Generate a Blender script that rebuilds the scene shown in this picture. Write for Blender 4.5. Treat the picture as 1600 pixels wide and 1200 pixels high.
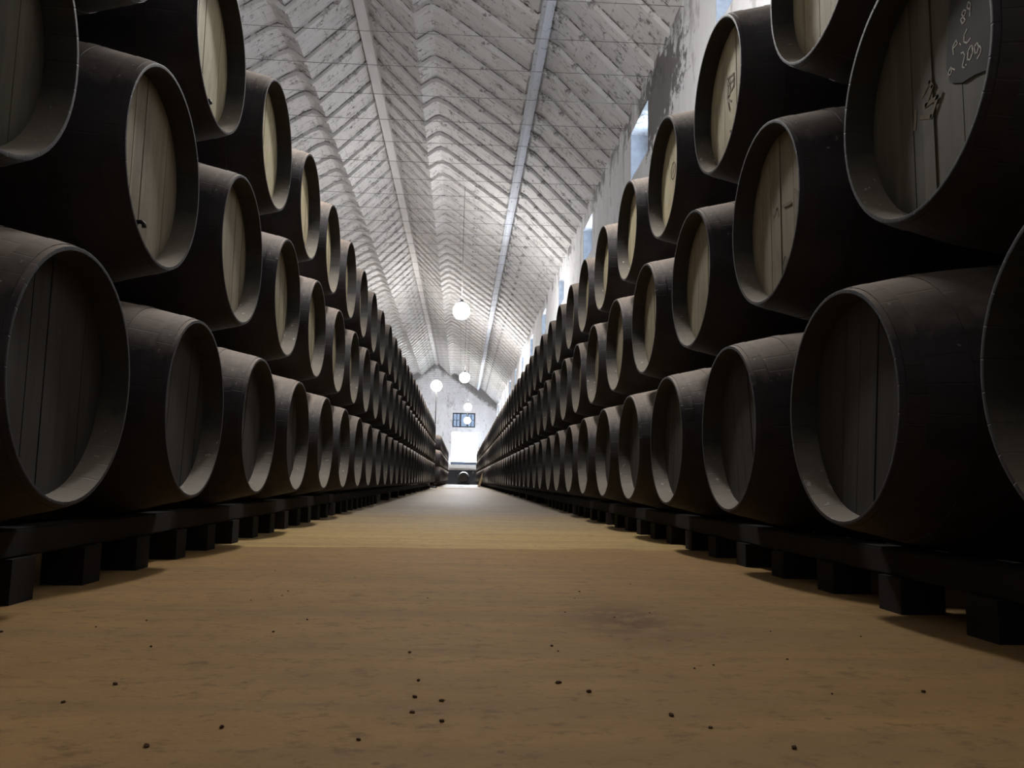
import bpy, bmesh, math, random
from mathutils import Vector, Matrix

scene = bpy.context.scene
for o in list(bpy.data.objects):
    bpy.data.objects.remove(o)
C = scene.collection
PI = math.pi
random.seed(7)
HC = 0.38            # camera height above the floor

# ---------------------------------------------------------------- camera
F_PX, YAW, PITCH, ROLL = 1262.4, 0.0597, 0.1194, 0.0195
right0 = Vector((math.cos(YAW), -math.sin(YAW), 0))
fwd = Vector((math.sin(YAW)*math.cos(PITCH), math.cos(YAW)*math.cos(PITCH), math.sin(PITCH)))
up0 = Vector((-math.sin(PITCH)*math.sin(YAW), -math.sin(PITCH)*math.cos(YAW), math.cos(PITCH)))
cr, sr = math.cos(ROLL), math.sin(ROLL)
Rv = right0*cr + up0*sr
Uv = up0*cr - right0*sr
cd = bpy.data.cameras.new('camera')
cd.sensor_width = 36.0
cd.lens = F_PX/1600*36.0
cd.clip_start = 0.02
cd.clip_end = 300
cam = bpy.data.objects.new('camera', cd)
C.objects.link(cam)
cam.matrix_world = Matrix(((Rv.x, Uv.x, -fwd.x, 0), (Rv.y, Uv.y, -fwd.y, 0), (Rv.z, Uv.z, -fwd.z, HC), (0, 0, 0, 1)))
scene.camera = cam

# ---------------------------------------------------------------- world / exposure
WORLD_STRENGTH = 12.0
LAMP_STRENGTH = 42.0
NEAR_STRENGTH = 43.0
wd = bpy.data.worlds.new('daylight')
scene.world = wd
wd.use_nodes = True
bg = wd.node_tree.nodes['Background']
bg.inputs[0].default_value = (0.80, 0.90, 1.0, 1)
bg.inputs[1].default_value = WORLD_STRENGTH
vs = scene.view_settings
vs.view_transform = 'Standard'
vs.look = 'None'
vs.gamma = 1
vs.use_curve_mapping = False
vs.exposure = 2.1

# ---------------------------------------------------------------- node helpers
class NT:
    def __init__(s, name):
        m = bpy.data.materials.new(name)
        m.use_nodes = True
        s.m = m
        s.t = m.node_tree
        s.b = s.t.nodes['Principled BSDF']
    def n(s, kind, **kw):
        x = s.t.nodes.new(kind)
        for k, v in kw.items():
            setattr(x, k, v)
        return x
    def l(s, a, b):
        s.t.links.new(a, b)
    def inp(s, sock, v):
        if hasattr(v, 'is_output'):
            s.l(v, sock)
        else:
            sock.default_value = v
    def math(s, op, a, b=None, c=None, clamp=False):
        x = s.n('ShaderNodeMath', operation=op, use_clamp=clamp)
        s.inp(x.inputs[0], a)
        if b is not None: s.inp(x.inputs[1], b)
        if c is not None: s.inp(x.inputs[2], c)
        return x.outputs[0]
    def coord(s, which='Object', scale=(1, 1, 1), loc=None, rot=(0, 0, 0)):
        tc = s.n('ShaderNodeTexCoord')
        mp = s.n('ShaderNodeMapping')
        s.l(tc.outputs[which], mp.inputs[0])
        mp.inputs['Scale'].default_value = scale
        mp.inputs['Rotation'].default_value = rot
        if loc is not None: s.inp(mp.inputs['Location'], loc)
        return mp.outputs[0]
    def noise(s, vec, scale, detail=4, rough=0.55, dist=0.0):
        x = s.n('ShaderNodeTexNoise')
        s.l(vec, x.inputs['Vector'])
        x.inputs['Scale'].default_value = scale
        x.inputs['Detail'].default_value = detail
        x.inputs['Roughness'].default_value = rough
        x.inputs['Distortion'].default_value = dist
        return x.outputs['Fac']
    def ramp(s, fac, lo, hi, a=0.0, b=1.0):
        x = s.n('ShaderNodeMapRange')
        s.inp(x.inputs[0], fac)
        x.inputs[1].default_value = lo
        x.inputs[2].default_value = hi
        x.inputs[3].default_value = a
        x.inputs[4].default_value = b
        return x.outputs[0]
    def mix(s, fac, a, b):
        x = s.n('ShaderNodeMix', data_type='RGBA')
        s.inp(x.inputs[0], fac)
        for sock, v in ((x.inputs[6], a), (x.inputs[7], b)):
            if hasattr(v, 'is_output'): s.l(v, sock)
            else: sock.default_value = (*v, 1)
        return x.outputs[2]
    def sep(s, vec):
        x = s.n('ShaderNodeSeparateXYZ')
        s.l(vec, x.inputs[0])
        return x.outputs
    def bump(s, h, strength=0.3, dist=0.01):
        x = s.n('ShaderNodeBump')
        x.inputs['Strength'].default_value = strength
        x.inputs['Distance'].default_value = dist
        s.l(h, x.inputs['Height'])
        s.l(x.outputs[0], s.b.inputs['Normal'])
    def col(s, c): s.inp(s.b.inputs['Base Color'], c if hasattr(c, 'is_output') else (*c, 1))
    def rough(s, r): s.inp(s.b.inputs['Roughness'], r)
    def spec(s, r): s.b.inputs['Specular IOR Level'].default_value = r

def plain(name, c, rough=0.7, metal=0.0, spec=0.3):
    k = NT(name)
    v = k.coord('Object')
    nz = k.noise(v, 9, 5)
    k.col(k.mix(k.ramp(nz, .3, .7), tuple(x*.75 for x in c), c))
    k.rough(rough); k.spec(spec)
    k.b.inputs['Metallic'].default_value = metal
    return k.m

def emit(name, c, s):
    k = NT(name)
    e = k.n('ShaderNodeEmission')
    e.inputs[0].default_value = (*c, 1)
    e.inputs[1].default_value = s
    out = [x for x in k.t.nodes if x.type == 'OUTPUT_MATERIAL'][0]
    k.l(e.outputs[0], out.inputs[0])
    return k.m

M = {}
# --- floor: trodden yellow albero sand
def floor_mat():
    k = NT('albero_sand')
    v = k.coord('Object')
    x, y, z = k.sep(v)
    big = k.noise(v, .9, 5, .6)
    mid = k.noise(v, 5, 6, .65)
    fine = k.noise(v, 60, 4, .6)
    base = k.mix(k.ramp(big, .35, .68), (.27, .150, .045), (.345, .203, .066))
    base = k.mix(k.ramp(mid, .45, .72, 0, .45), base, (.21, .112, .032))
    base = k.mix(k.ramp(fine, .3, .7, 0, .25), base, (.36, .235, .095))
    # pale yellow band across the aisle, greyer beyond
    wob = k.math('MULTIPLY', k.math('SUBTRACT', k.noise(k.coord('Object', scale=(.5, 2, 1)), 2.0, 6, .65), .5), .9)
    yy = k.math('ADD', y, wob)
    yy = k.math('ADD', yy, k.math('MULTIPLY', x, -.06))
    b1 = k.ramp(yy, 4.58, 4.66)
    base = k.mix(k.math('MULTIPLY', b1, .8), base, (.47, .33, .125))
    b2 = k.ramp(yy, 5.6, 7.6)
    base = k.mix(k.math('MULTIPLY', b2, .75), base, (.40, .295, .165))
    b3 = k.ramp(yy, 8.6, 9.0)
    base = k.mix(k.math('MULTIPLY', b3, .55), base, (.38, .32, .25))
    # brown spill on the right side
    sx = k.math('SUBTRACT', x, .47); sy = k.math('SUBTRACT', y, 2.30)
    d = k.math('SQRT', k.math('ADD', k.math('POWER', k.math('MULTIPLY', sx, 4.6), 2), k.math('POWER', k.math('MULTIPLY', sy, 2.4), 2)))
    sp = k.noise(v, 9, 6, .7)
    msk = k.math('MULTIPLY', k.ramp(d, 1.0, .2), k.ramp(sp, .40, .52), clamp=True)
    base = k.mix(k.math('MULTIPLY', msk, .8), base, (.115, .048, .009))
    # scattered small dark dirt and brown smudges
    vo = k.n('ShaderNodeTexVoronoi'); k.l(v, vo.inputs['Vector']); vo.inputs['Scale'].default_value = 13
    rn = k.n('ShaderNodeSeparateColor'); k.l(vo.outputs['Color'], rn.inputs[0])
    dot = k.math('MULTIPLY', k.ramp(vo.outputs['Distance'], .11, .05), k.math('GREATER_THAN', rn.outputs[0], .62))
    base = k.mix(k.math('MULTIPLY', dot, .6), base, (.07, .035, .012))
    sm = k.noise(k.coord('Object', scale=(1, 1.6, 1)), 7, 5, .7)
    base = k.mix(k.ramp(sm, .58, .68, 0, .65), base, (.15, .08, .028))
    sm2 = k.noise(k.coord('Object', scale=(1, 1.5, 1)), 16, 6, .75)
    base = k.mix(k.ramp(sm2, .54, .64, 0, .6), base, (.13, .07, .022))
    base = k.mix(k.ramp(sm2, .38, .28, 0, .35), base, (.36, .27, .15))
    streak = k.noise(k.coord('Object', scale=(.35, 3.0, 1)), 2.2, 5, .6)
    base = k.mix(k.ramp(streak, .42, .62, 0, .35), base, (.17, .11, .055))
    k.col(base)
    k.rough(k.ramp(yy, 5, 14, .85, .6)); k.spec(.35)
    hh = k.math('ADD', k.math('MULTIPLY', fine, .4), mid)
    k.bump(hh, .35, .012)
    return k.m
M['floor'] = floor_mat()

# --- whitewashed boards of the roof, mould along every rafter
RSP = 0.96      # rafter spacing
RY0 = 0.35
def ceil_mat(name, streak=True):
    k = NT(name)
    v = k.coord('Object')
    x, y, z = k.sep(v)
    n1 = k.noise(v, 1.2, 5, .6)
    n2 = k.noise(k.coord('Object', scale=(1, 1, 1)), 11, 5, .7, .4)
    n3 = k.noise(v, 3.1, 6, .7)
    base = k.mix(k.ramp(n1, .3, .7), (.66, .65, .64), (.80, .79, .785))
    if streak:
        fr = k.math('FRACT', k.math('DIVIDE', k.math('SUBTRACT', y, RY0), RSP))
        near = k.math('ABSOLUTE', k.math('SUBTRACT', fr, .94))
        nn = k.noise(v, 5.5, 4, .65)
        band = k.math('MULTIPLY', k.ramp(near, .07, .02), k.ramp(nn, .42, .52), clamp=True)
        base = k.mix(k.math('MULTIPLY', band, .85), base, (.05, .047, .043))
        # board seams running down the slope
        fs = k.math('FRACT', k.math('MULTIPLY', y, 1/.28))
        seam = k.math('MULTIPLY', k.ramp(k.math('ABSOLUTE', k.math('SUBTRACT', fs, .5)), .06, .02), k.ramp(n3, .42, .6), clamp=True)
        base = k.mix(k.math('MULTIPLY', seam, .75), base, (.16, .15, .14))
        # short cross cracks along the building
        fx = k.math('FRACT', k.math('MULTIPLY', x, 1/.33))
        cr_ = k.math('MULTIPLY', k.ramp(k.math('ABSOLUTE', k.math('SUBTRACT', fx, .5)), .05, .02), k.ramp(n2, .52, .6), clamp=True)
        base = k.mix(k.math('MULTIPLY', cr_, .6), base, (.14, .13, .12))
    spots = k.math('MULTIPLY', k.ramp(n3, .52, .62), k.ramp(n2, .46, .58), clamp=True)
    base = k.mix(k.math('MULTIPLY', spots, .8), base, (.07, .065, .06))
    k.col(base); k.rough(.9); k.spec(.1)
    k.bump(k.math('ADD', n2, k.math('MULTIPLY', n3, 2)), .5, .03)
    return k.m
M['ceiling'] = ceil_mat('whitewashed_boards')
M['rafter'] = ceil_mat('whitewashed_timber', False)
def beam_mat():
    k = NT('pale_ridge_paint')
    v = k.coord('Object', scale=(1, .2, 1))
    k.col(k.mix(k.ramp(k.noise(v, 4, 5), .35, .7), (.62, .605, .60), (.72, .705, .70)))
    k.rough(.75); k.spec(.2)
    return k.m
M['ridge'] = beam_mat()
def purlin_mat():
    k = NT('window_lit_limewash')
    v = k.coord('Object')
    k.col(k.mix(k.ramp(k.noise(v, 9, 6, .7), .58, .68, 0, .8), (.66, .70, .77), (.10, .10, .10)))  # blue-white window light painted into the limewash colour
    k.rough(.8); k.spec(.2)
    return k.m
M['purlin'] = purlin_mat()

# --- limewashed masonry
def wall_mat(name, side):
    k = NT(name)
    v = k.coord('Object')
    x, y, z = k.sep(v)
    st = k.coord('Object', scale=(1, 1, .35))
    n1 = k.noise(st, 1.4, 6, .62)
    n2 = k.noise(v, 4.2, 6, .7, .3)
    n3 = k.noise(v, 16, 5, .7)
    base = k.mix(k.ramp(n1, .35, .65), (.78, .78, .79), (.88, .88, .895))
    pz = k.noise(st, 2.3, 6, .7)
    base = k.mix(k.math('MULTIPLY', k.ramp(pz, .57, .63), .55, clamp=True), base, (.40, .39, .38))
    if side == 'right':
        # mould patch under the eaves and peeling plaster along the top
        zz = k.math('ADD', z, k.math('MULTIPLY', k.math('SUBTRACT', n2, .5), 2.2))
        top = k.ramp(zz, 6.45, 6.75)
        base = k.mix(k.math('MULTIPLY', k.math('MULTIPLY', top, k.ramp(n1, .45, .58), clamp=True), .8), base, (.15, .14, .13))
        dy = k.math('MULTIPLY', k.math('SUBTRACT', y, 11.6), .62)
        dz = k.math('MULTIPLY', k.math('SUBTRACT', z, 6.25), 1.35)
        d = k.math('SQRT', k.math('ADD', k.math('POWER', dy, 2), k.math('POWER', dz, 2)))
        d = k.math('ADD', d, k.math('MULTIPLY', k.math('SUBTRACT', n2, .5), 2.4))
        base = k.mix(k.math('MULTIPLY', k.ramp(d, 1.0, .75), .85), base, (.085, .08, .075))
    else:
        base = k.mix(k.math('MULTIPLY', k.ramp(n2, .58, .66), .5), base, (.35, .34, .33))
        # sooty band where the roof meets the gable
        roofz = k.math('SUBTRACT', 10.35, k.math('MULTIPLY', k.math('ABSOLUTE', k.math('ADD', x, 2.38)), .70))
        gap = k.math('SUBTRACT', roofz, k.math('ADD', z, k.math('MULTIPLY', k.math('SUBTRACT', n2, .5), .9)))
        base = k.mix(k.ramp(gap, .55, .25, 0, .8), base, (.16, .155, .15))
        # shade along the foot of the wall, painted as a dark band
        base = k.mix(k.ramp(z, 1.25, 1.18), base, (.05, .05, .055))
    base = k.mix(k.ramp(n3, .66, .72, 0, .5), base, (.3, .29, .28))
    k.col(base); k.rough(.9); k.spec(.15)
    k.bump(k.math('ADD', n2, k.math('MULTIPLY', n3, .4)), .5, .04)
    return k.m
M['wall_right'] = wall_mat('peeling_limewash', 'right')
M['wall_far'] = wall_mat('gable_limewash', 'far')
M['reveal'] = plain('pale_reveal_limewash', (.36, .38, .41), .8)

# --- barrels
def stave_mat(name, ca, cb, cdust, dr=(.40, .95, .9)):
    k = NT(name)
    v = k.coord('Object')
    x, y, z = k.sep(v)
    ang = k.math('ARCTAN2', z, y)
    fr = k.math('FRACT', k.math('MULTIPLY', ang, 30/(2*PI)))
    oi = k.n('ShaderNodeObjectInfo')
    rnd = oi.outputs['Random']
    comb = k.n('ShaderNodeCombineXYZ')
    k.l(k.math('MULTIPLY', x, .35), comb.inputs[0])
    k.l(k.math('ADD', k.math('MULTIPLY', ang, 2.2), k.math('MULTIPLY', rnd, 50)), comb.inputs[1])
    n = k.noise(comb.outputs[0], 2.2, 5, .6)
    n2 = k.noise(v, 14, 5, .7)
    base = k.mix(k.ramp(n, .3, .7), ca, cb)
    geo = k.n('ShaderNodeNewGeometry')
    nz = k.sep(geo.outputs['Normal'])[2]
    dz = k.math('ADD', nz, k.math('MULTIPLY', k.math('SUBTRACT', n2, .5), .35))
    dust = k.ramp(dz, dr[0], dr[1], 0, dr[2])
    base = k.mix(dust, base, cdust)
    # white salt bloom flecks near the front end
    fl = k.math('MULTIPLY', k.ramp(k.noise(v, 32, 3, .6), .66, .7), k.ramp(x, -.40, -.60), clamp=True)
    base = k.mix(k.math('MULTIPLY', k.math('MULTIPLY', fl, k.math('GREATER_THAN', nz, .3)), .6), base, (.42, .40, .38))
    k.col(base); k.rough(.62); k.spec(.35)
    seam = k.ramp(k.math('ABSOLUTE', k.math('SUBTRACT', fr, .5)), .46, .5)
    h = k.math('ADD', k.math('MULTIPLY', seam, -1.0), k.math('MULTIPLY', n2, .3))
    k.bump(h, .35, .004)
    return k.m
M['stave'] = stave_mat('black_painted_oak', (.012, .011, .017), (.027, .022, .026), (.40, .33, .27))
M['hoop'] = stave_mat('dusty_dark_hoop', (.012, .010, .011), (.026, .020, .020), (.36, .30, .25))
M['chime'] = stave_mat('shade_painted_chime_with_pale_dust', (.014, .013, .013), (.030, .026, .022), (.20, .175, .135), (.12, .8, 1.0))  # pale dust below; the dark upper part has its shade painted in
def head_mat(name, c1, c2, dark):
    k = NT(name)
    v = k.coord('Object')
    x, y, z = k.sep(v)
    oi = k.n('ShaderNodeObjectInfo')
    rnd = oi.outputs['Random']
    pl = k.math('FLOOR', k.math('MULTIPLY', k.math('ADD', y, k.math('MULTIPLY', rnd, .3)), 8.5))
    comb = k.n('ShaderNodeCombineXYZ')
    k.l(k.math('ADD', k.math('MULTIPLY', y, 9), k.math('MULTIPLY', pl, 3.1)), comb.inputs[0])
    k.l(k.math('ADD', k.math('MULTIPLY', z, .8), k.math('MULTIPLY', rnd, 40)), comb.inputs[1])
    g = k.noise(comb.outputs[0], 2.2, 6, .62, .2)
    comb2 = k.n('ShaderNodeCombineXYZ')
    k.l(k.math('ADD', pl, k.math('MULTIPLY', rnd, 91)), comb2.inputs[0])
    wn = k.n('ShaderNodeTexWhiteNoise'); k.l(comb2.outputs[0], wn.inputs['Vector'])
    base = k.mix(k.ramp(g, .32, .68), c1, c2)
    base = k.mix(k.math('MULTIPLY', wn.outputs[0], .40), base, tuple(a*.55 for a in c1))
    comb3 = k.n('ShaderNodeCombineXYZ')
    k.l(y, comb3.inputs[1]); k.l(k.math('MULTIPLY', z, .5), comb3.inputs[2]); k.l(k.math('MULTIPLY', rnd, 23), comb3.inputs[0])
    stn = k.noise(comb3.outputs[0], 5.5, 5, .65)
    base = k.mix(k.ramp(stn, .55, .72, 0, .7), base, dark)
    # darker margin by the croze
    r = k.math('SQRT', k.math('ADD', k.math('POWER', y, 2), k.math('POWER', z, 2)))
    base = k.mix(k.ramp(r, .29, .335, 0, .6), base, dark)
    k.col(base); k.rough(.7); k.spec(.3)
    k.bump(g, .3, .004)
    return k.m
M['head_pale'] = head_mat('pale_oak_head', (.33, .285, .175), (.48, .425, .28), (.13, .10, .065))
M['head_mid'] = head_mat('half_lit_toned_oak_head', (.20, .172, .115), (.31, .272, .19), (.10, .08, .055))  # dimmer copy of the pale head, lamp falloff painted into the wood
M['head_dimmed'] = head_mat('dim_oak_head', (.075, .068, .046), (.125, .112, .08), (.035, .03, .022))  # light falloff towards the near end painted into these heads
M['head_dark'] = head_mat('shade_toned_oak_head', (.028, .025, .023), (.048, .043, .038), (.035, .03, .028))  # darkest copy, shade of the bottom tier painted into the wood
M['timber'] = plain('dark_timber', (.014, .010, .009), .9)

M['chalk'] = plain('white_chalk', (.85, .84, .80), .95)
M['black_paint'] = plain('charcoal_paint', (.055, .050, .052), .8)
M['iron'] = plain('dark_iron', (.03, .03, .032), .5, .5)
M['stain'] = plain('dark_brand_ink', (.17, .14, .09), .8)
M['wire'] = plain('dark_wire', (.17, .165, .16), .7)
M['post'] = plain('black_post_paint', (.012, .012, .012), .9)
M['frame'] = plain('blue_grey_frame', (.055, .065, .085), .5)
M['sill'] = plain('whitewashed_sill', (.80, .79, .76), .8)
M['crumb'] = plain('brown_dirt', (.085, .045, .018), .95)
M['slab'] = plain('pale_stone', (.62, .56, .46), .8)
M['tan_wood'] = plain('tan_plank_wood', (.45, .33, .19), .75)
M['lamp'] = emit('lit_opal_glass', (1.0, .97, .95), LAMP_STRENGTH)
M['lamp_near'] = emit('lit_opal_glass_near', (1.0, .97, .95), NEAR_STRENGTH)
M['plaster_dark'] = plain('dark_backing', (.12, .11, .10), .9)
def glass_mat(name, tint, gl=.06):
    k = NT(name)
    t = k.n('ShaderNodeBsdfTransparent'); t.inputs[0].default_value = (*tint, 1)
    g = k.n('ShaderNodeBsdfGlossy'); g.inputs['Roughness'].default_value = .05
    mx = k.n('ShaderNodeMixShader'); mx.inputs[0].default_value = gl
    k.l(t.outputs[0], mx.inputs[1]); k.l(g.outputs[0], mx.inputs[2])
    out = [x for x in k.t.nodes if x.type == 'OUTPUT_MATERIAL'][0]
    k.l(mx.outputs[0], out.inputs[0])
    return k.m
M['glass'] = glass_mat('window_glass', (.95, .97, 1))
M['glass_blue'] = glass_mat('dusty_blue_glass', (.095, .105, .120))
M['glass_side'] = glass_mat('dimmed_side_glass', (.60, .63, .67))  # tint added to dim the daylight through the side windows

# ---------------------------------------------------------------- mesh helpers
def mesh_obj(name, verts, faces, mat, parent=None, smooth=False, mats=None, fm=None):
    me = bpy.data.meshes.new(name)
    me.from_pydata(verts, [], faces)
    if mats:
        for m in mats: me.materials.append(m)
        if fm: me.polygons.foreach_set('material_index', fm)
    else:
        me.materials.append(mat)
    bm = bmesh.new(); bm.from_mesh(me)
    bmesh.ops.recalc_face_normals(bm, faces=bm.faces)
    bm.to_mesh(me); bm.free()
    if smooth is True:
        me.polygons.foreach_set('use_smooth', [True]*len(me.polygons))
    o = bpy.data.objects.new(name, me)
    C.objects.link(o)
    if parent: o.parent = parent
    return o

def box_geo(x0, x1, y0, y1, z0, z1, V, Fs):
    b = len(V)
    V += [(x, y, z) for x in (x0, x1) for y in (y0, y1) for z in (z0, z1)]
    Fs += [tuple(b+i for i in f) for f in ((0, 1, 3, 2), (4, 6, 7, 5), (0, 4, 5, 1), (2, 3, 7, 6), (0, 2, 6, 4), (1, 5, 7, 3))]

def boxes(name, lst, mat, parent=None, bevel=0.0, loc=None):
    V, Fs = [], []
    for b in lst: box_geo(*b, V, Fs)
    o = mesh_obj(name, V, Fs, mat, parent)
    if bevel:
        bm = bmesh.new(); bm.from_mesh(o.data)
        bmesh.ops.bevel(bm, geom=list(bm.edges), offset=bevel, segments=2, affect='EDGES')
        bm.to_mesh(o.data); bm.free()
    if loc: o.location = loc
    return o

def lathe(prof, seg, axis='x', closed=False):
    """prof: list of (axial, radius). returns verts, faces"""
    V, Fs = [], []
    for a, r in prof:
        for i in range(seg):
            t = 2*PI*i/seg
            c, s = r*math.cos(t), r*math.sin(t)
            V.append((a, c, s) if axis == 'x' else (c, s, a))
    n = len(prof)
    for j in range(n if closed else n-1):
        j2 = (j+1) % n
        for i in range(seg):
            i2 = (i+1) % seg
            Fs.append((j*seg+i, j*seg+i2, j2*seg+i2, j2*seg+i))
    return V, Fs

def tube(name, pts, r, mat, parent=None, seg=8):
    V, Fs = [], []
    n = len(pts)
    P = [Vector(p) for p in pts]
    for i, p in enumerate(P):
        d = (P[min(i+1, n-1)] - P[max(i-1, 0)]).normalized()
        a = d.orthogonal().normalized(); b = d.cross(a)
        if i: # keep the frame steady
            a = (pa - d*pa.dot(d)).normalized(); b = d.cross(a)
        pa = a
        for k in range(seg):
            t = 2*PI*k/seg
            q = p + a*math.cos(t)*r + b*math.sin(t)*r
            V.append(tuple(q))
    for i in range(n-1):
        for k in range(seg):
            k2 = (k+1) % seg
            Fs.append((i*seg+k, i*seg+k2, (i+1)*seg+k2, (i+1)*seg+k))
    Fs.append(tuple(range(seg))); Fs.append(tuple((n-1)*seg+k for k in range(seg)))
    return mesh_obj(name, V, Fs, mat, parent, smooth=True)

ORD = ['', 'first', 'second', 'third', 'fourth', 'fifth', 'sixth', 'seventh', 'eighth', 'ninth', 'tenth', 'eleventh', 'twelfth', 'thirteenth', 'fourteenth', 'fifteenth', 'sixteenth', 'seventeenth', 'eighteenth', 'nineteenth']
TENS = {2: ('twentieth', 'twenty'), 3: ('thirtieth', 'thirty'), 4: ('fortieth', 'forty'), 5: ('fiftieth', 'fifty'), 6: ('sixtieth', 'sixty'), 7: ('seventieth', 'seventy')}
def ordinal(n):
    if n < 20: return ORD[n]
    t, u = divmod(n, 10)
    return TENS[t][0] if u == 0 else TENS[t][1] + '-' + ORD[u]

def tag(o, label, cat, group=None):
    o['label'] = label; o['category'] = cat
    if group: o['group'] = group
    return o
def struct(o):
    o['kind'] = 'structure'
    return o
def empty(name, loc, rz=0):
    o = bpy.data.objects.new(name, None)
    C.objects.link(o)
    o.location = loc
    o.rotation_euler = (0, 0, rz)
    o.empty_display_size = .1
    return o

# ---------------------------------------------------------------- room shell
W, XL = 2.84, -7.60          # right and left wall planes
XR_, ZR = -2.38, 10.1 + HC   # ridge
Y0R, Y1R = -3.0, 69.0
WT = .5                      # wall thickness at windows
ZT = 6.55 + HC               # top of right wall
prof = [(0, 0), (1.22, -1.20), (1.46, -1.02), (1.58, -.99), (1.80, -1.09), (3.46, -2.26), (3.60, -2.18), (3.74, -2.17), (3.95, -2.29), (5.3, -3.62)]
def roof_pts(side): return [(XR_ + side*a, ZR + b) for a, b in prof]

struct(boxes('floor', [(XL-.2, W+.2, Y0R, Y1R, -.2, 0)], M['floor']))

def sheet(name, pts, mat, y0, y1, th=.1, ny=1):
    V, Fs = [], []
    n = len(pts)
    for j in range(ny+1):
        y = y0 + (y1-y0)*j/ny
        for (x, z) in pts: V.append((x, y, z))
        for (x, z) in pts: V.append((x, y, z+th))
    for j in range(ny):
        a = j*2*n; b = (j+1)*2*n
        for i in range(n-1):
            Fs.append((a+i, a+i+1, b+i+1, b+i))
            Fs.append((a+n+i, b+n+i, b+n+i+1, a+n+i+1))
    return mesh_obj(name, V, Fs, mat)
allp = list(reversed(roof_pts(-1))) + roof_pts(1)[1:]
struct(sheet('ceiling', allp, M['ceiling'], Y0R, Y1R+.1))

# right wall with its window openings
FAR = [8.77 - 5.15 + .0, 8.77, 13.6, 19.2, 24.3, 29.5, 34.7, 39.9, 45.1, 50.3, 55.5, 60.7, 65.9]
WW, WZ0, WZ1 = 1.35, 5.30 + HC, 6.15 + HC
wl = [(W, W+WT, Y0R, Y1R+.3, 0, WZ0), (W, W+WT, Y0R, Y1R+.3, WZ1, ZT+.35)]
prev = Y0R
for yf in FAR:
    wl.append((W, W+WT, prev, yf-WW, WZ0, WZ1)); prev = yf
wl.append((W, W+WT, prev, Y1R+.3, WZ0, WZ1))
struct(boxes('wall_right', wl, M['wall_right']))
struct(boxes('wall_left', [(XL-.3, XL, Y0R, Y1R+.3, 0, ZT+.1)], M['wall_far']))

# gables
def gable(name, y0, y1, holes):
    # columns cut at hole edges, roof line follows the profile
    xs = sorted(set([x for x, z in allp] + [h[0] for h in holes] + [h[1] for h in holes]))
    def top(x):
        for (xa, za), (xb, zb) in zip(allp, allp[1:]):
            if xa <= x <= xb: return za + (zb-za)*(x-xa)/(xb-xa) + .06
        return allp[-1][1]
    V, Fs = [], []
    for a, b in zip(xs, xs[1:]):
        hs = sorted([h for h in holes if h[0] <= a and h[1] >= b], key=lambda h: h[2])
        z = 0
        segs = []
        for h in hs:
            segs.append((z, z, h[2], h[2])); z = h[3]
        segs.append((z, z, top(a), top(b)))
        for (za, zb, ta, tb) in segs:
            k = len(V)
            V += [(a, y0, za), (b, y0, zb), (b, y0, tb), (a, y0, ta), (a, y1, za), (b, y1, zb), (b, y1, tb), (a, y1, ta)]
            Fs += [(k, k+1, k+2, k+3), (k+7, k+6, k+5, k+4), (k, k+4, k+5, k+1), (k+3, k+2, k+6, k+7), (k, k+3, k+7, k+4), (k+1, k+5, k+6, k+2)]
    return mesh_obj(name, V, Fs, M['wall_far'])
BIG = (-.96, 1.30, 1.28 + HC, 4.06 + HC)
SML = (-.90, 1.04, 4.46 + HC, 5.70 + HC)
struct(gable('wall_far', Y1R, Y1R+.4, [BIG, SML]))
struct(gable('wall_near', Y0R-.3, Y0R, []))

# end windows
def window(name, x0, x1, z0, z1, y, glass, bars_v, bars_h, fw=.07, bottom=.07):
    r = empty(name, ((x0+x1)/2, y, z0))
    struct(r)
    cx = (x0+x1)/2
    a, b = x0-cx, x1-cx; h = z1-z0
    boxes('window_frame', [(a, a+fw, 0, .07, 0, h), (b-fw, b, 0, .07, 0, h), (a+fw, b-fw, 0, .07, h-fw, h), (a+fw, b-fw, 0, .07, 0, bottom)], M['frame'], r)
    for t, w in bars_v: boxes('mullion', [(a+(b-a)*t-w/2, a+(b-a)*t+w/2, .005, .06, bottom, h-fw)], M['frame'], r)
    for t, xa, xb in bars_h: boxes('glazing_bar', [(a+(b-a)*xa, a+(b-a)*xb, .01, .05, h*t-.02, h*t+.02)], M['frame'], r)
    boxes('pane', [(a+fw, b-fw, .03, .036, bottom, h-fw)], glass, r)
    return r
window('window_1', *BIG, Y1R+.18, M['glass'], [], [], .05, .26)
window('window_2', *SML, Y1R+.12, M['glass_blue'], [(.185, .06), (.345, .14), (.655, .14), (.815, .06)], [(.5, .03, .30), (.5, .70, .97)], .10, .10)
tag(boxes('window_sill', [(-1.12, 1.48, -.42, 0, -.32, 0)], M['sill'], bevel=.02, loc=(0, Y1R, BIG[2])), 'thick whitewashed masonry ledge under the big bright end window', 'sill')

# side windows deep in the right wall
for i, yf in enumerate(FAR):
    r = empty('window_%d' % (i+3), (W+WT-.06, yf-WW/2, WZ0)); struct(r)
    h = WZ1-WZ0; a, b = -WW/2, WW/2
    boxes('window_frame', [(0, .06, a, a+.06, 0, h), (0, .06, b-.06, b, 0, h), (0, .06, a+.06, b-.06, 0, .06), (0, .06, a+.06, b-.06, h-.06, h)], M['frame'], r)
    boxes('shutter', [(-.035, 0, b-.43, b-.02, .01, h-.02)], M['frame'], r, .004)
    boxes('mullion', [(.01, .05, -.03, .03, .06, h-.06)], M['frame'], r)
    boxes('pane', [(.025, .031, a+.06, b-.06, .06, h-.06)], M['glass_side'], r)
    boxes('reveal', [(-WT+.065, -.036, b-.012, b, 0, h), (-WT+.065, -.036, a, a+.012, 0, h), (-WT+.065, -.036, a+.012, b-.012, 0, .012)], M['reveal'], r)

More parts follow.
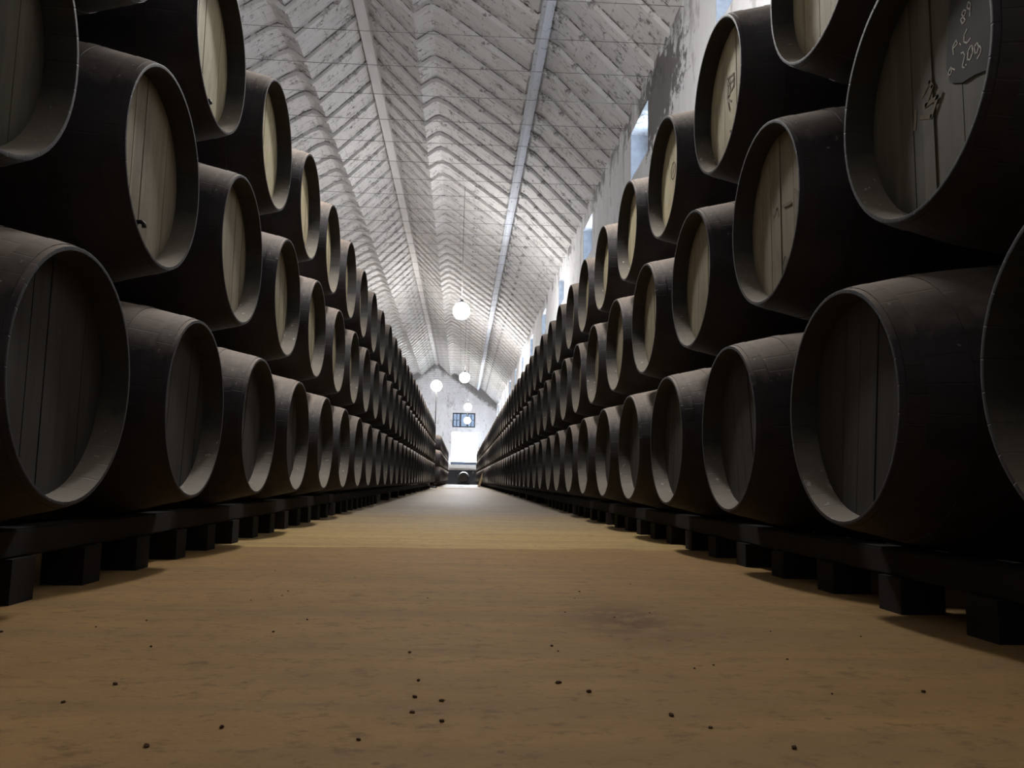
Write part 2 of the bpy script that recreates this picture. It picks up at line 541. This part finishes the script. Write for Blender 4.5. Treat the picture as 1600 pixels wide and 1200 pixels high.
# ---------------------------------------------------------------- roof timbers
def rafter_mesh():
    pts = roof_pts(-1)[::-1][:-1] + roof_pts(1)
    V, Fs = [], []
    n = len(pts); w = .055; d0, d1 = .015, -.10
    for (x, z) in pts:
        z2 = z
        for yy in (-w, w):
            V.append((x, yy, z+d0)); V.append((x, yy*.9, z+d1))
    for i in range(n-1):
        a, b = 4*i, 4*i+4
        Fs += [(a, b, b+1, a+1), (a+2, a+3, b+3, b+2), (a+1, b+1, b+3, a+3), (a, a+2, b+2, b)]
    Fs += [(0, 1, 3, 2), (4*n-4, 4*n-2, 4*n-1, 4*n-3)]
    return V, Fs
V, Fs = rafter_mesh()
raf = mesh_obj('roof_rafter', V, Fs, M['rafter'])
tierod = tube('tie_rod', [(XL, 0, ZT-.12), (-2.4, 0, ZT-.16), (W, 0, ZT-.12)], .004, M['wire'], seg=6)
ny = int((Y1R-.3-RY0)/RSP)+1
for k in range(ny):
    y = RY0 + k*RSP
    r = raf if k == 0 else raf.copy()
    t = tierod if k == 0 else tierod.copy()
    if k: C.objects.link(r); C.objects.link(t)
    r.location = (0, y, 0)
    t.location = (0, y+.16, 0)
    nv = k - 10
    if nv < 1:
        tag(r, 'whitewashed roof rafter overhead, nearer than any the photo shows', 'rafter', 'rafters above the camera')
        tag(t, 'thin tie rod overhead at eave height, nearer than any the photo shows', 'tie rod', 'tie rods above the camera')
    else:
        tag(r, 'whitewashed mould-stained roof rafter, %s in view from the camera' % ordinal(nv), 'rafter', 'whitewashed rafters under the roof')
        tag(t, 'thin dark tie rod across the roof, %s in view from the camera' % ordinal(nv), 'tie rod', 'thin tie rods across the roof')
tag(boxes('ridge_beam', [(-.115, .115, 0, Y1R-Y0R-.05, -.30, .0)], M['ridge'], bevel=.01, loc=(XR_, Y0R, ZR-.06)), 'long pale painted ridge beam running the length of the roof', 'beam')
def purlin(a, s, dz, w, lab, mat):
    z = [ZR + b for aa, b in prof if abs(aa-a) < .15][0]
    o = boxes('roof_purlin', [(-w/2, w/2, 0, Y1R-Y0R-.05, -.24, -.02)], mat, bevel=.05, loc=(XR_ + s*a, Y0R, z + dz))
    tag(o, lab, 'purlin')
purlin(3.60, 1, .05, .2, 'limewashed purlin toned blue-white for window light, along the lower part of the right roof slope', M['purlin'])
purlin(3.60, -1, .03, .26, 'whitewashed purlin along the lower part of the left roof slope', M['rafter'])

# ---------------------------------------------------------------- barrels
RR, RB, HL = .36, .454, .65      # rim radius, belly radius, half length
def rad(x): return RR + (RB-RR)*(1-(abs(x)/HL)**2.0)
def stave_profile(n):
    P = []
    for i in range(n+1):
        x = -HL + 2*HL*i/n
        P.append((x, rad(x)))
    # chime lip and inside wall down to the head
    lip = [(-HL-.001, RR-.003), (-HL, RR-.011), (-HL+.035, RR-.020), (-HL+.090, RR-.027)]
    tail = [(HL+.004, RR-.006), (HL, RR-.015), (HL-.085, RR-.030)]
    return lip[::-1] + P + tail
STAVE_V, STAVE_F = lathe(stave_profile(14), 56)
def stave_fm(seg): return lambda nf: [4 if i < 3*seg else 0 for i in range(nf)]
def head_geo(variant, x0, r=.334):
    rn = random.Random(variant)
    edges = [-r]
    while edges[-1] < r-.13:
        edges.append(edges[-1] + rn.uniform(.085, .135))
    edges.append(r)
    V, Fs = [], []
    for a, b in zip(edges, edges[1:]):
        dx = rn.uniform(-.0025, .0025)
        g = .0022
        a2, b2 = a+g, b-g
        n = 7
        top = []
        for i in range(n+1):
            y = a2 + (b2-a2)*i/n
            top.append((y, math.sqrt(max(r*r-y*y, 0))))
        loop = [(y, z) for y, z in top] + [(y, -z) for y, z in reversed(top)]
        k = len(V); m = len(loop)
        V += [(x0+dx, y, z) for y, z in loop] + [(x0+dx+.03, y, z) for y, z in loop]
        Fs.append(tuple(range(k, k+m))); Fs.append(tuple(range(k+m, k+2*m)))
        for i in range(m):
            j = (i+1) % m
            Fs.append((k+i, k+j, k+m+j, k+m+i))
    return V, Fs, edges
XH = -HL + .080
HEADS = {}
for mt in ('head_pale', 'head_mid', 'head_dimmed', 'head_dark'):
    for v in range(3):
        V, Fs, _ = head_geo(v, XH)
        o = mesh_obj('head', V, Fs, M[mt]); HEADS[mt, v] = o.data
        bpy.data.objects.remove(o)
def hoop_geo(xa, xb):
    return lathe([(xa, rad(xa)-.001), (xa, rad(xa)+.0022), (xb, rad(xb)+.0022), (xb, rad(xb)-.001)], 56)
HOOPX = [(-.635, -.585), (-.47, -.43), (-.22, -.18), (.18, .22), (.43, .47), (.585, .635)]
def as_mesh(name, V, Fs, mat, mats=None, fm=None):
    o = mesh_obj(name, V, Fs, mat, smooth=True, mats=mats, fm=fm); me = o.data
    if name == 'hoop': me.set_sharp_from_angle(angle=math.radians(30))
    bpy.data.objects.remove(o)
    return me
STAVE_ME = as_mesh('staves', STAVE_V, STAVE_F, None, [M['stave'], M['chime']], [1 if i < 2*56 else 0 for i in range(len(STAVE_F))])
me = STAVE_ME
me.set_sharp_from_angle(angle=math.radians(35))
HOOP_ME = [as_mesh('hoop', *hoop_geo(*h), M['hoop']) for h in HOOPX]
BACK_ME = as_mesh('back_head', [(HL-.075, .334*math.cos(2*PI*i/24), .334*math.sin(2*PI*i/24)) for i in range(24)], [tuple(range(24))], M['stave'])
def low_geo(seg=28, n=8):
    V, Fs = lathe(stave_profile(n), seg)
    fm = [3 if i < 2*seg else 0 for i in range(len(Fs))]
    def add(g, m):
        k = len(V)
        V.extend(g[0]); Fs.extend(tuple(k+i for i in f) for f in g[1]); fm.extend([m]*len(g[1]))
    hv = [(XH, .334*math.cos(2*PI*i/seg), .334*math.sin(2*PI*i/seg)) for i in range(seg)]
    add((hv, [tuple(range(seg))]), 1)
    hv = [(HL-.075, y, z) for _, y, z in hv]
    add((hv, [tuple(range(seg))]), 0)
    for h in (HOOPX[0], HOOPX[1]):
        add(lathe([(h[0], rad(h[0])), (h[0], rad(h[0])+.004), (h[1], rad(h[1])+.004), (h[1], rad(h[1]))], seg), 2)
    return V, Fs, fm
LOWG = low_geo()
LOW = {}
for mt in ('head_pale', 'head_mid', 'head_dark'):
    o = mesh_obj('barrel', [(x, y, z+RB) for x, y, z in LOWG[0]], LOWG[1], None, mats=[M['stave'], M[mt], M['hoop'], M['chime']], fm=LOWG[2], smooth=False)
    me = o.data
    me.polygons.foreach_set('use_smooth', [len(p.vertices) == 4 for p in me.polygons])
    me.set_sharp_from_angle(angle=math.radians(35))
    LOW[mt] = me
    bpy.data.objects.remove(o)

def child(me, name, parent, dz=0.0, rx=0.0):
    o = bpy.data.objects.new(name, me)
    C.objects.link(o); o.parent = parent
    o.location = (0, 0, dz); o.rotation_euler = (rx, 0, 0)
    return o

PARAM = {('R', 1): (1.1507, .2463, 2.4149), ('R', 2): (1.1694, 1.0746, 1.9993), ('R', 3): (1.1611, 1.8400, 2.5480),
         ('L', 1): (1.0838, .2678, 2.3180), ('L', 2): (1.0947, 1.0936, 1.8429), ('L', 3): (1.0975, 1.8658, 2.3977)}
STEP = {'R': 1.0533, 'L': 1.0426}
LASTY = {'R': 66.6}
specs = []
for (sd, t), (d, z, y0) in PARAM.items():
    k = -1 if (sd, t) == ('R', 1) else 0
    n = 1
    while True:
        y = y0 + k*STEP[sd]
        if sd == 'R':
            if y > 66.4: break
            blk = 'right stack'
        else:
            if 33.4 < y < 41.2:
                k += 1; n = 1; continue
            if y > 66.4: break
            blk = 'left stack' if y < 34 else 'far left stack'
        specs.append(dict(sd=sd, t=t, k=k, n=n, y=y, d=d, z=z+HC, blk=blk))
        k += 1; n += 1
specs.sort(key=lambda s: s['y'])
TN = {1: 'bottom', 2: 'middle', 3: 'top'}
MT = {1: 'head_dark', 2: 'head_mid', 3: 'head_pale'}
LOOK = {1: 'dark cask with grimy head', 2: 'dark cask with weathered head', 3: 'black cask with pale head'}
SPECIAL = {('R', 2, 0): 'dark cask with white chalk writing',
           ('R', 3, 1): 'black cask with a square brand',
           ('R', 3, 2): 'black cask with a round brand',
           ('R', 3, 0): 'cask cut off by the photo top edge',
           ('R', 2, 1): 'dark cask with smudges on its head',
           ('L', 2, 1): 'dark cask with small tap on its head',
           ('L', 2, 0): 'dark cask cut off at left photo edge',
           ('L', 3, 0): 'black cask showing only its dark underside',
           ('R', 1, -1): 'dark cask cut off at right photo edge'}
GROUPN = {'R': 'casks of the right stack', 'L': 'casks of the left stacks'}
rt = random.Random(3)
rest = []
BARREL = {}
for i, s in enumerate(specs):
    sgn = 1 if s['sd'] == 'R' else -1
    j = rt.uniform(-.006, .006)
    base = (sgn*(s['d'] + HL + j*(s['k'] > 1)), s['y'], s['z'] - RB)
    rz = 0 if sgn > 0 else PI
    if i >= 300:
        rest.append((base, rz, s['t'])); continue
    key = (s['sd'], s['t'], s['k'])
    look = SPECIAL.get(key, LOOK[s['t']])
    lab = '%s, %s from the camera, %s tier, %s' % (look, ordinal(s['n']), TN[s['t']], s['blk'])
    if s['k'] > 11:
        root = bpy.data.objects.new('barrel', LOW[MT[s['t']]])
        C.objects.link(root)
        root.location = base; root.rotation_euler = (0, 0, rz)
    else:
        root = empty('barrel', base, rz)
        child(STAVE_ME, 'staves', root, RB, rt.uniform(0, 6))
        hd = child(HEADS['head_dimmed' if key in (('R', 2, 0), ('L', 2, 0)) else MT[s['t']], rt.randrange(3)], 'head', root, RB, 0 if key in SPECIAL else rt.uniform(-.16, .16))
        child(BACK_ME, 'back_head', root, RB)
        for hm in HOOP_ME: child(hm, 'hoop', root, RB)
    BARREL[key] = root
    tag(root, lab[0].lower() + lab[1:], 'barrel', '%s, %s tier' % (GROUPN[s['sd']], TN[s['t']]))
# beyond the nearest 300, the last casks as one mass
V, Fs, fm = [], [], []
lv, lf, lm = low_geo(18, 4)
for (b, rz, t) in rest:
    k = len(V); c = math.cos(rz)
    V += [(b[0]+x*c, b[1]+y*c, b[2]+RB+z) for x, y, z in lv]
    Fs += [tuple(k+i for i in f) for f in lf]
    fm += [(4 if t == 1 else 1) if m == 1 else m for m in lm]
o = mesh_obj('barrel', V, Fs, None, mats=[M['stave'], M['head_mid'], M['hoop'], M['chime'], M['head_dark']], fm=fm)
tag(o, 'tiny farthest casks at the window end of the stacks, too small to tell apart', 'barrel')
o['kind'] = 'stuff'

# ---- marks on individual heads (flat strokes lying on the head planks)
def strokes(name, parent, lines, w, mat, x=XH-.0045, lab=None):
    V, Fs = [], []
    for ln in lines:
        for (a, b) in zip(ln, ln[1:]):
            A, B = Vector((a[0], a[1])), Vector((b[0], b[1]))
            d = (B-A)
            if d.length < 1e-5: continue
            d.normalize(); nrm = Vector((-d.y, d.x))*w/2
            A2, B2 = A-d*w*.3, B+d*w*.3
            k = len(V)
            q = [A2+nrm, B2+nrm, B2-nrm, A2-nrm]
            V += [(x, p.x, p.y+RB) for p in q] + [(x+.0006, p.x, p.y+RB) for p in q]
            Fs += [(k, k+1, k+2, k+3), (k+4, k+5, k+6, k+7), (k, k+1, k+5, k+4), (k+1, k+2, k+6, k+5), (k+2, k+3, k+7, k+6), (k+3, k, k+4, k+7)]
    o = mesh_obj(name, V, Fs, mat, parent)
    if lab: o['label'] = lab
    return o
b0 = BARREL['R', 2, 0]
TXT = [[(-0.142, 0.139), (-0.133, 0.135), (-0.139, 0.121), (-0.147, 0.109), (-0.133, 0.107), (-0.128, 0.122), (-0.146, 0.124), (-0.151, 0.132), (-0.142, 0.139)],
       [(-0.164, 0.11), (-0.167, 0.122), (-0.169, 0.141), (-0.161, 0.149), (-0.155, 0.138), (-0.163, 0.128), (-0.17, 0.135)],
       [(-0.092, 0.047), (-0.09, 0.069), (-0.106, 0.079), (-0.11, 0.067), (-0.094, 0.064)],
       [(-0.119, 0.062), (-0.123, 0.056)],
       [(-0.151, 0.082), (-0.139, 0.073), (-0.136, 0.057), (-0.148, 0.046), (-0.162, 0.051)],
       [(-0.123, 0.033), (-0.132, 0.031), (-0.137, 0.02), (-0.125, -0.005), (-0.133, -0.011)],
       [(-0.139, -0.006), (-0.141, -0.009)],
       [(-0.162, 0.031), (-0.151, 0.023), (-0.147, 0.003), (-0.157, -0.003), (-0.169, 0.01), (-0.168, 0.028), (-0.162, 0.031)],
       [(-0.185, 0.025), (-0.176, 0.02), (-0.177, 0.003), (-0.185, 0.001), (-0.192, 0.012), (-0.189, 0.023), (-0.185, 0.025)],
       [(-0.195, 0.013), (-0.201, 0.001), (-0.197, -0.008), (-0.184, -0.015)],
       [(-0.079, 0.019), (-0.067, 0.011), (-0.068, -0.0), (-0.078, 0.002), (-0.081, 0.015), (-0.094, 0.004)]]
for gi, (ln, ch) in enumerate(zip(TXT, '89P.C2.009a')):
    strokes('chalk_dot' if ch == '.' else 'chalk_letter' if ch.isalpha() else 'chalk_digit', b0, [ln], .0034, M['chalk'], XH-.0042, None if ch == '.' else 'white chalk ' + ch)
def blob(name, parent, pts, mat, lab=None, th=.003):
    n = len(pts)
    V = [(XH-.0034, y, z+RB) for y, z in pts] + [(XH-.0034+th, y, z+RB) for y, z in pts]
    Fs = [tuple(range(n)), tuple(range(n, 2*n))] + [(i, (i+1) % n, n+(i+1) % n, n+i) for i in range(n)]
    o = mesh_obj(name, V, Fs, mat, parent)
    if lab: o['label'] = lab
    return o
arc = [(.326*math.cos(a), .326*math.sin(a)) for a in [PI - .36 + i*.1 for i in range(0, 1)]]
patch = [(-.10, .31), (-.085, .20), (-.070, .10), (-.058, .03), (-.070, -.02), (-.12, -.045), (-.17, -.05), (-.21, -.06), (-.25, -.10), (-.29, -.13), (-.315, -.06), (-.325, .02), (-.31, .10), (-.27, .18), (-.22, .24), (-.16, .285)]
blob('painted_patch', b0, patch, M['black_paint'], 'dark painted patch behind the chalk writing')
strokes('brand_mark', b0, [[(.056, .007), (.02, .03), (.009, .011), (.043, -.028), (-.015, -.03)], [(.07, -.05), (.02, -.07), (-.02, -.02)], [(.09, -.02), (.10, -.07)]], .012, M['stain'], XH-.0032)
b1 = BARREL['R', 3, 1]
strokes('brand_mark', b1, [[(.05, .12), (-.04, .10)], [(.05, .085), (-.045, .07)], [(.05, .12), (.055, .02), (.0, -.02)], [(-.04, .10), (-.035, .04), (.05, .03)], [(.02, .11), (.015, .04)], [(.05, .0), (.03, -.05)]], .010, M['stain'], XH-.0032)
strokes('hook_mark', b1, [[(.02, -.16), (-.01, -.175), (.005, -.20), (.03, -.23)]], .012, M['iron'], XH-.0036)
b2 = BARREL['R', 3, 2]
cir = [(.02+.05*math.cos(2*PI*i/16), .06+.05*math.sin(2*PI*i/16)) for i in range(17)]
strokes('brand_mark', b2, [cir, [(.0, .08), (.03, .04)]], .008, M['stain'], XH-.0032)
b3 = BARREL['R', 2, 1]
strokes('brand_mark', b3, [[(.08, .02), (.04, .04), (.03, .01)], [(-.12, .06), (-.17, .03), (-.20, .05)], [(-.02, .03), (-.09, .02)]], .014, M['stain'], XH-.0032)
strokes('hook_mark', b3, [[(-.03, -.18), (.0, -.21), (-.01, -.24), (.03, -.27)]], .009, M['iron'], XH-.0036)
b4 = BARREL['L', 2, 1]
tp = tube('tap', [(XH+.01, .025, RB-.205), (XH-.015, .025, RB-.205), (XH-.024, .025, RB-.212), (XH-.026, .025, RB-.225)], .008, M['iron'], b4)
tp['label'] = 'small dark spigot low on the head'
# chime fleck on the same cask
for key, dy in ((('L', 3, 2), .03), (('R', 3, 3), -.02), (('L', 3, 1), -.04)):
    tube('tap', [(XH+.01, dy, RB-.22), (XH-.02, dy, RB-.22), (XH-.026, dy, RB-.235)], .008, M['iron'], BARREL[key])

# ---------------------------------------------------------------- scantling rails and blocks
def rails(side, d, zc, y0, y1, blk):
    sg = 1 if side == 'R' else -1
    for off, where in ((.26, 'front'), (1.04, 'back')):
        top2 = top = zc + HC - rad(min(abs(-HL+off)-.05, 1)) - .002
        y = y0; i = 1
        L = 6.3
        while y < y1 - .5:
            ye = min(y+L, y1)
            x = sg*(d+off)
            o = boxes('cask_rail', [(-.05, .05, 0, ye-y-.02, -.085, 0)], M['timber'], bevel=.006, loc=(x, y, top2 - .004))
            tag(o, 'dark timber %s rail under the %s, %s length from the camera' % (where, blk, ordinal(i)), 'rail', 'timber rails under the casks')
            y = ye; i += 1
    return top
BL = boxes('timber_block', [(-.07, .07, -.065, .065, 0, 1)], M['timber'])
first = True
def blocks(side, d, zc, y0, y1, blk, y_dense):
    global first
    sg = 1 if side == 'R' else -1
    for off, where in ((.26, 'front'), (1.04, 'back')):
        top = zc + HC - rad(abs(-HL+off)-.05) - .006 - .085
        y = y0 + .25; i = 1
        while y < y1 - .1:
            o = BL if first else BL.copy()
            if not first: C.objects.link(o)
            first = False
            o.location = (sg*(d+off), y, 0); o.scale = (1, 1, top)
            lab = 'dark wooden block, %s from the camera, %s rail, %s' % (ordinal(i), where, blk)
            tag(o, lab, 'block', 'wooden blocks under the %s rail of the %s' % (where, blk))
            y += .45 if y < y_dense else 2.1
            i += 1
for side, d, zc, y0, y1, blk, yd in (('R', 1.1507, .2463, .9, 66.8, 'right stack', 12), ('L', 1.0838, .2678, 1.8, 33.6, 'left stack', 12), ('L', 1.0838, .2678, 41.2, 66.8, 'far left stack', 0)):
    rails(side, d, zc, y0, y1, blk)
    blocks(side, d, zc, y0, y1, blk, yd)

# ---------------------------------------------------------------- lamps
def globe(me_r):
    prof_ = [(-me_r*math.cos(PI*i/16), me_r*math.sin(PI*i/16)+1e-4) for i in range(17)]
    return lathe(prof_, 28, 'z')
GR = .25
GV, GF = globe(GR)
GLOBE = as_mesh('globe', GV, GF, M['lamp'])
def ceil_z(x):
    for (xa, za), (xb, zb) in zip(allp, allp[1:]):
        if xa <= x <= xb: return za + (zb-za)*(x-xa)/(xb-xa)
GLOBE_NEAR = as_mesh('globe', GV, GF, M['lamp_near'])
def pendant(x, y, z, lab, gm=None):
    r = empty('globe_lamp', (x, y, z-GR))
    child(gm or GLOBE, 'globe', r, GR)
    cz = ceil_z(x) - z + GR
    V, Fs = lathe([(2*GR-.02, .001), (2*GR-.02, .07), (2*GR+.05, .055), (2*GR+.09, .02), (2*GR+.09, .001)], 20, 'z')
    mesh_obj('collar', V, Fs, M['iron'], r, smooth=True)
    tube('cord', [(0, 0, 2*GR+.05), (0, 0, cz-.05)], .008, M['wire'], r, 6)
    tag(r, lab, 'lamp', 'hanging globe lamps')
    return r
pendant(0.0, 5.9, 4.32+HC, 'glowing globe lamp hanging over the aisle just above the photo, nearest the camera', GLOBE_NEAR)
pendant(-.13, 23.2, 4.89+HC, 'largest and highest glowing globe lamp in view, hanging over the aisle')
pendant(.02, 38.7, 4.90+HC, 'second glowing globe lamp in view, hanging below the largest one')
pendant(.30, 54.5, 4.90+HC, 'third glowing globe lamp, hanging just above the small end window')
pendant(.31, 60.2, 4.405+HC, 'smallest farthest globe lamp, glowing in front of the small end window')
r = empty('lamp_post', (-1.26, 37.0, 0))
child(GLOBE, 'globe', r, 4.27+HC)
tube('post', [(0, 0, 0), (0, 0, 4.27+HC-GR+.02)], .022, M['post'], r, 10)
V, Fs = lathe([(0, .001), (0, .16), (.04, .16), (.07, .05), (.07, .001)], 20, 'z')
mesh_obj('base', V, Fs, M['iron'], r, smooth=True)
tag(r, 'globe lamp on a thin dark post, left of the aisle between the two left stacks', 'lamp')

# ---------------------------------------------------------------- end cask, plank, slab, crumbs
r = empty('barrel', (.17, 66.9, .16), PI/2)
child(STAVE_ME, 'staves', r, RB)
child(HEADS['head_dark', 1], 'head', r, RB)
child(BACK_ME, 'back_head', r, RB)
for hm in HOOP_ME: child(hm, 'hoop', r, RB)
tag(r, 'single dark cask lying end-on at the end of the aisle below the bright window', 'barrel')
t = empty('cask_cradle', (.17, 66.9, 0))
for yy in (-.40, .34):
    boxes('crosspiece', [(-.5, .5, yy-.05, yy+.05, 0, .17)], M['timber'], t, .006)
tag(t, 'low dark timber cradle under the single cask below the end window', 'cradle')

o = boxes('wooden_plank', [(-.06, .06, -.02, .02, 0, .78)], M['tan_wood'], bevel=.004, loc=(.96, 45.2, .02))
o.rotation_euler = (.05, .30, 0)
tag(o, 'short tan wooden plank leaning against the foot of the right stack', 'plank')
tag(boxes('stone_strip', [(-1.3, 1.0, -.14, .14, -.02, .012)], M['slab'], bevel=.004, loc=(-.1, 35.6, 0)), 'pale stone strip set in the floor across the far aisle', 'threshold')
o = boxes('stone_block', [(-.09, .09, -.09, .09, 0, .22)], M['slab'], bevel=.02, loc=(-1.42, 34.3, 0))
tag(o, 'small pale stone block at the foot of the left stack end', 'block')

def crumb_mesh(seed):
    bm = bmesh.new()
    bmesh.ops.create_icosphere(bm, subdivisions=2, radius=1)
    rn = random.Random(seed)
    for v in bm.verts: v.co *= rn.uniform(.75, 1.15)
    me = bpy.data.meshes.new('dirt_crumb'); bm.to_mesh(me); bm.free()
    me.materials.append(M['crumb'])
    return me
CR = [crumb_mesh(i) for i in range(3)]
CRUMBS = [(862, 1010, 1.2), (872, 1018, .8), (905, 925, 1), (898, 935, .7), (883, 957, .8), (985, 913, .8), (1049, 1119, 1.5), (1241, 1170, 1.5), (1443, 1082, 1.3), (1230, 1031, 1.0), (872, 1068, 1.4),
          (920, 1082, 1.5), (640, 1020, 1.1), (648, 1090, 1.2), (480, 969, 1.1), (427, 988, 1.1), (180, 1070, 1.3), (346, 1138, 1.4), (229, 1167, 1.3), (99, 1098, 1.1), (236, 1011, 1.0), (450, 924, .8),
          (441, 931, .7), (392, 938, .7), (229, 970, .8), (555, 903, .7), (430, 892, .6), (508, 836, .5), (547, 845, .5), (654, 1064, 1.1), (690, 1096, 1.2), (644, 1114, 1.1), (690, 1128, 1.2),
          (1110, 1138, 1.0), (1300, 1085, .8), (1015, 958, .8), (1115, 1040, .9), (1085, 1045, .8), (960, 965, .8), (1345, 995, .8), (1204, 987, .7), (668, 935, .7), (150, 980, .7), (560, 1157, 1.0), (2, 988, 1.2)]
def unproj(px, py):
    d = Rv*((px-800)/F_PX) - Uv*((py-600)/F_PX) + fwd
    t_ = -HC/d.z
    return d.x*t_, d.y*t_
for i, (px, py, s) in enumerate(CRUMBS):
    x, y = unproj(px, py)
    o = bpy.data.objects.new('dirt_crumb', CR[i % 3]); C.objects.link(o)
    q = .0030*s
    o.scale = (q*rt.uniform(.9, 1.7), q*rt.uniform(.8, 1.3), q*.7)
    o.rotation_euler = (0, 0, rt.uniform(0, 6))
    o.location = (x, y, q*.5)
    tag(o, 'tiny dark brown dirt crumb lying on the sandy floor', 'crumb', 'dirt crumbs scattered on the floor')
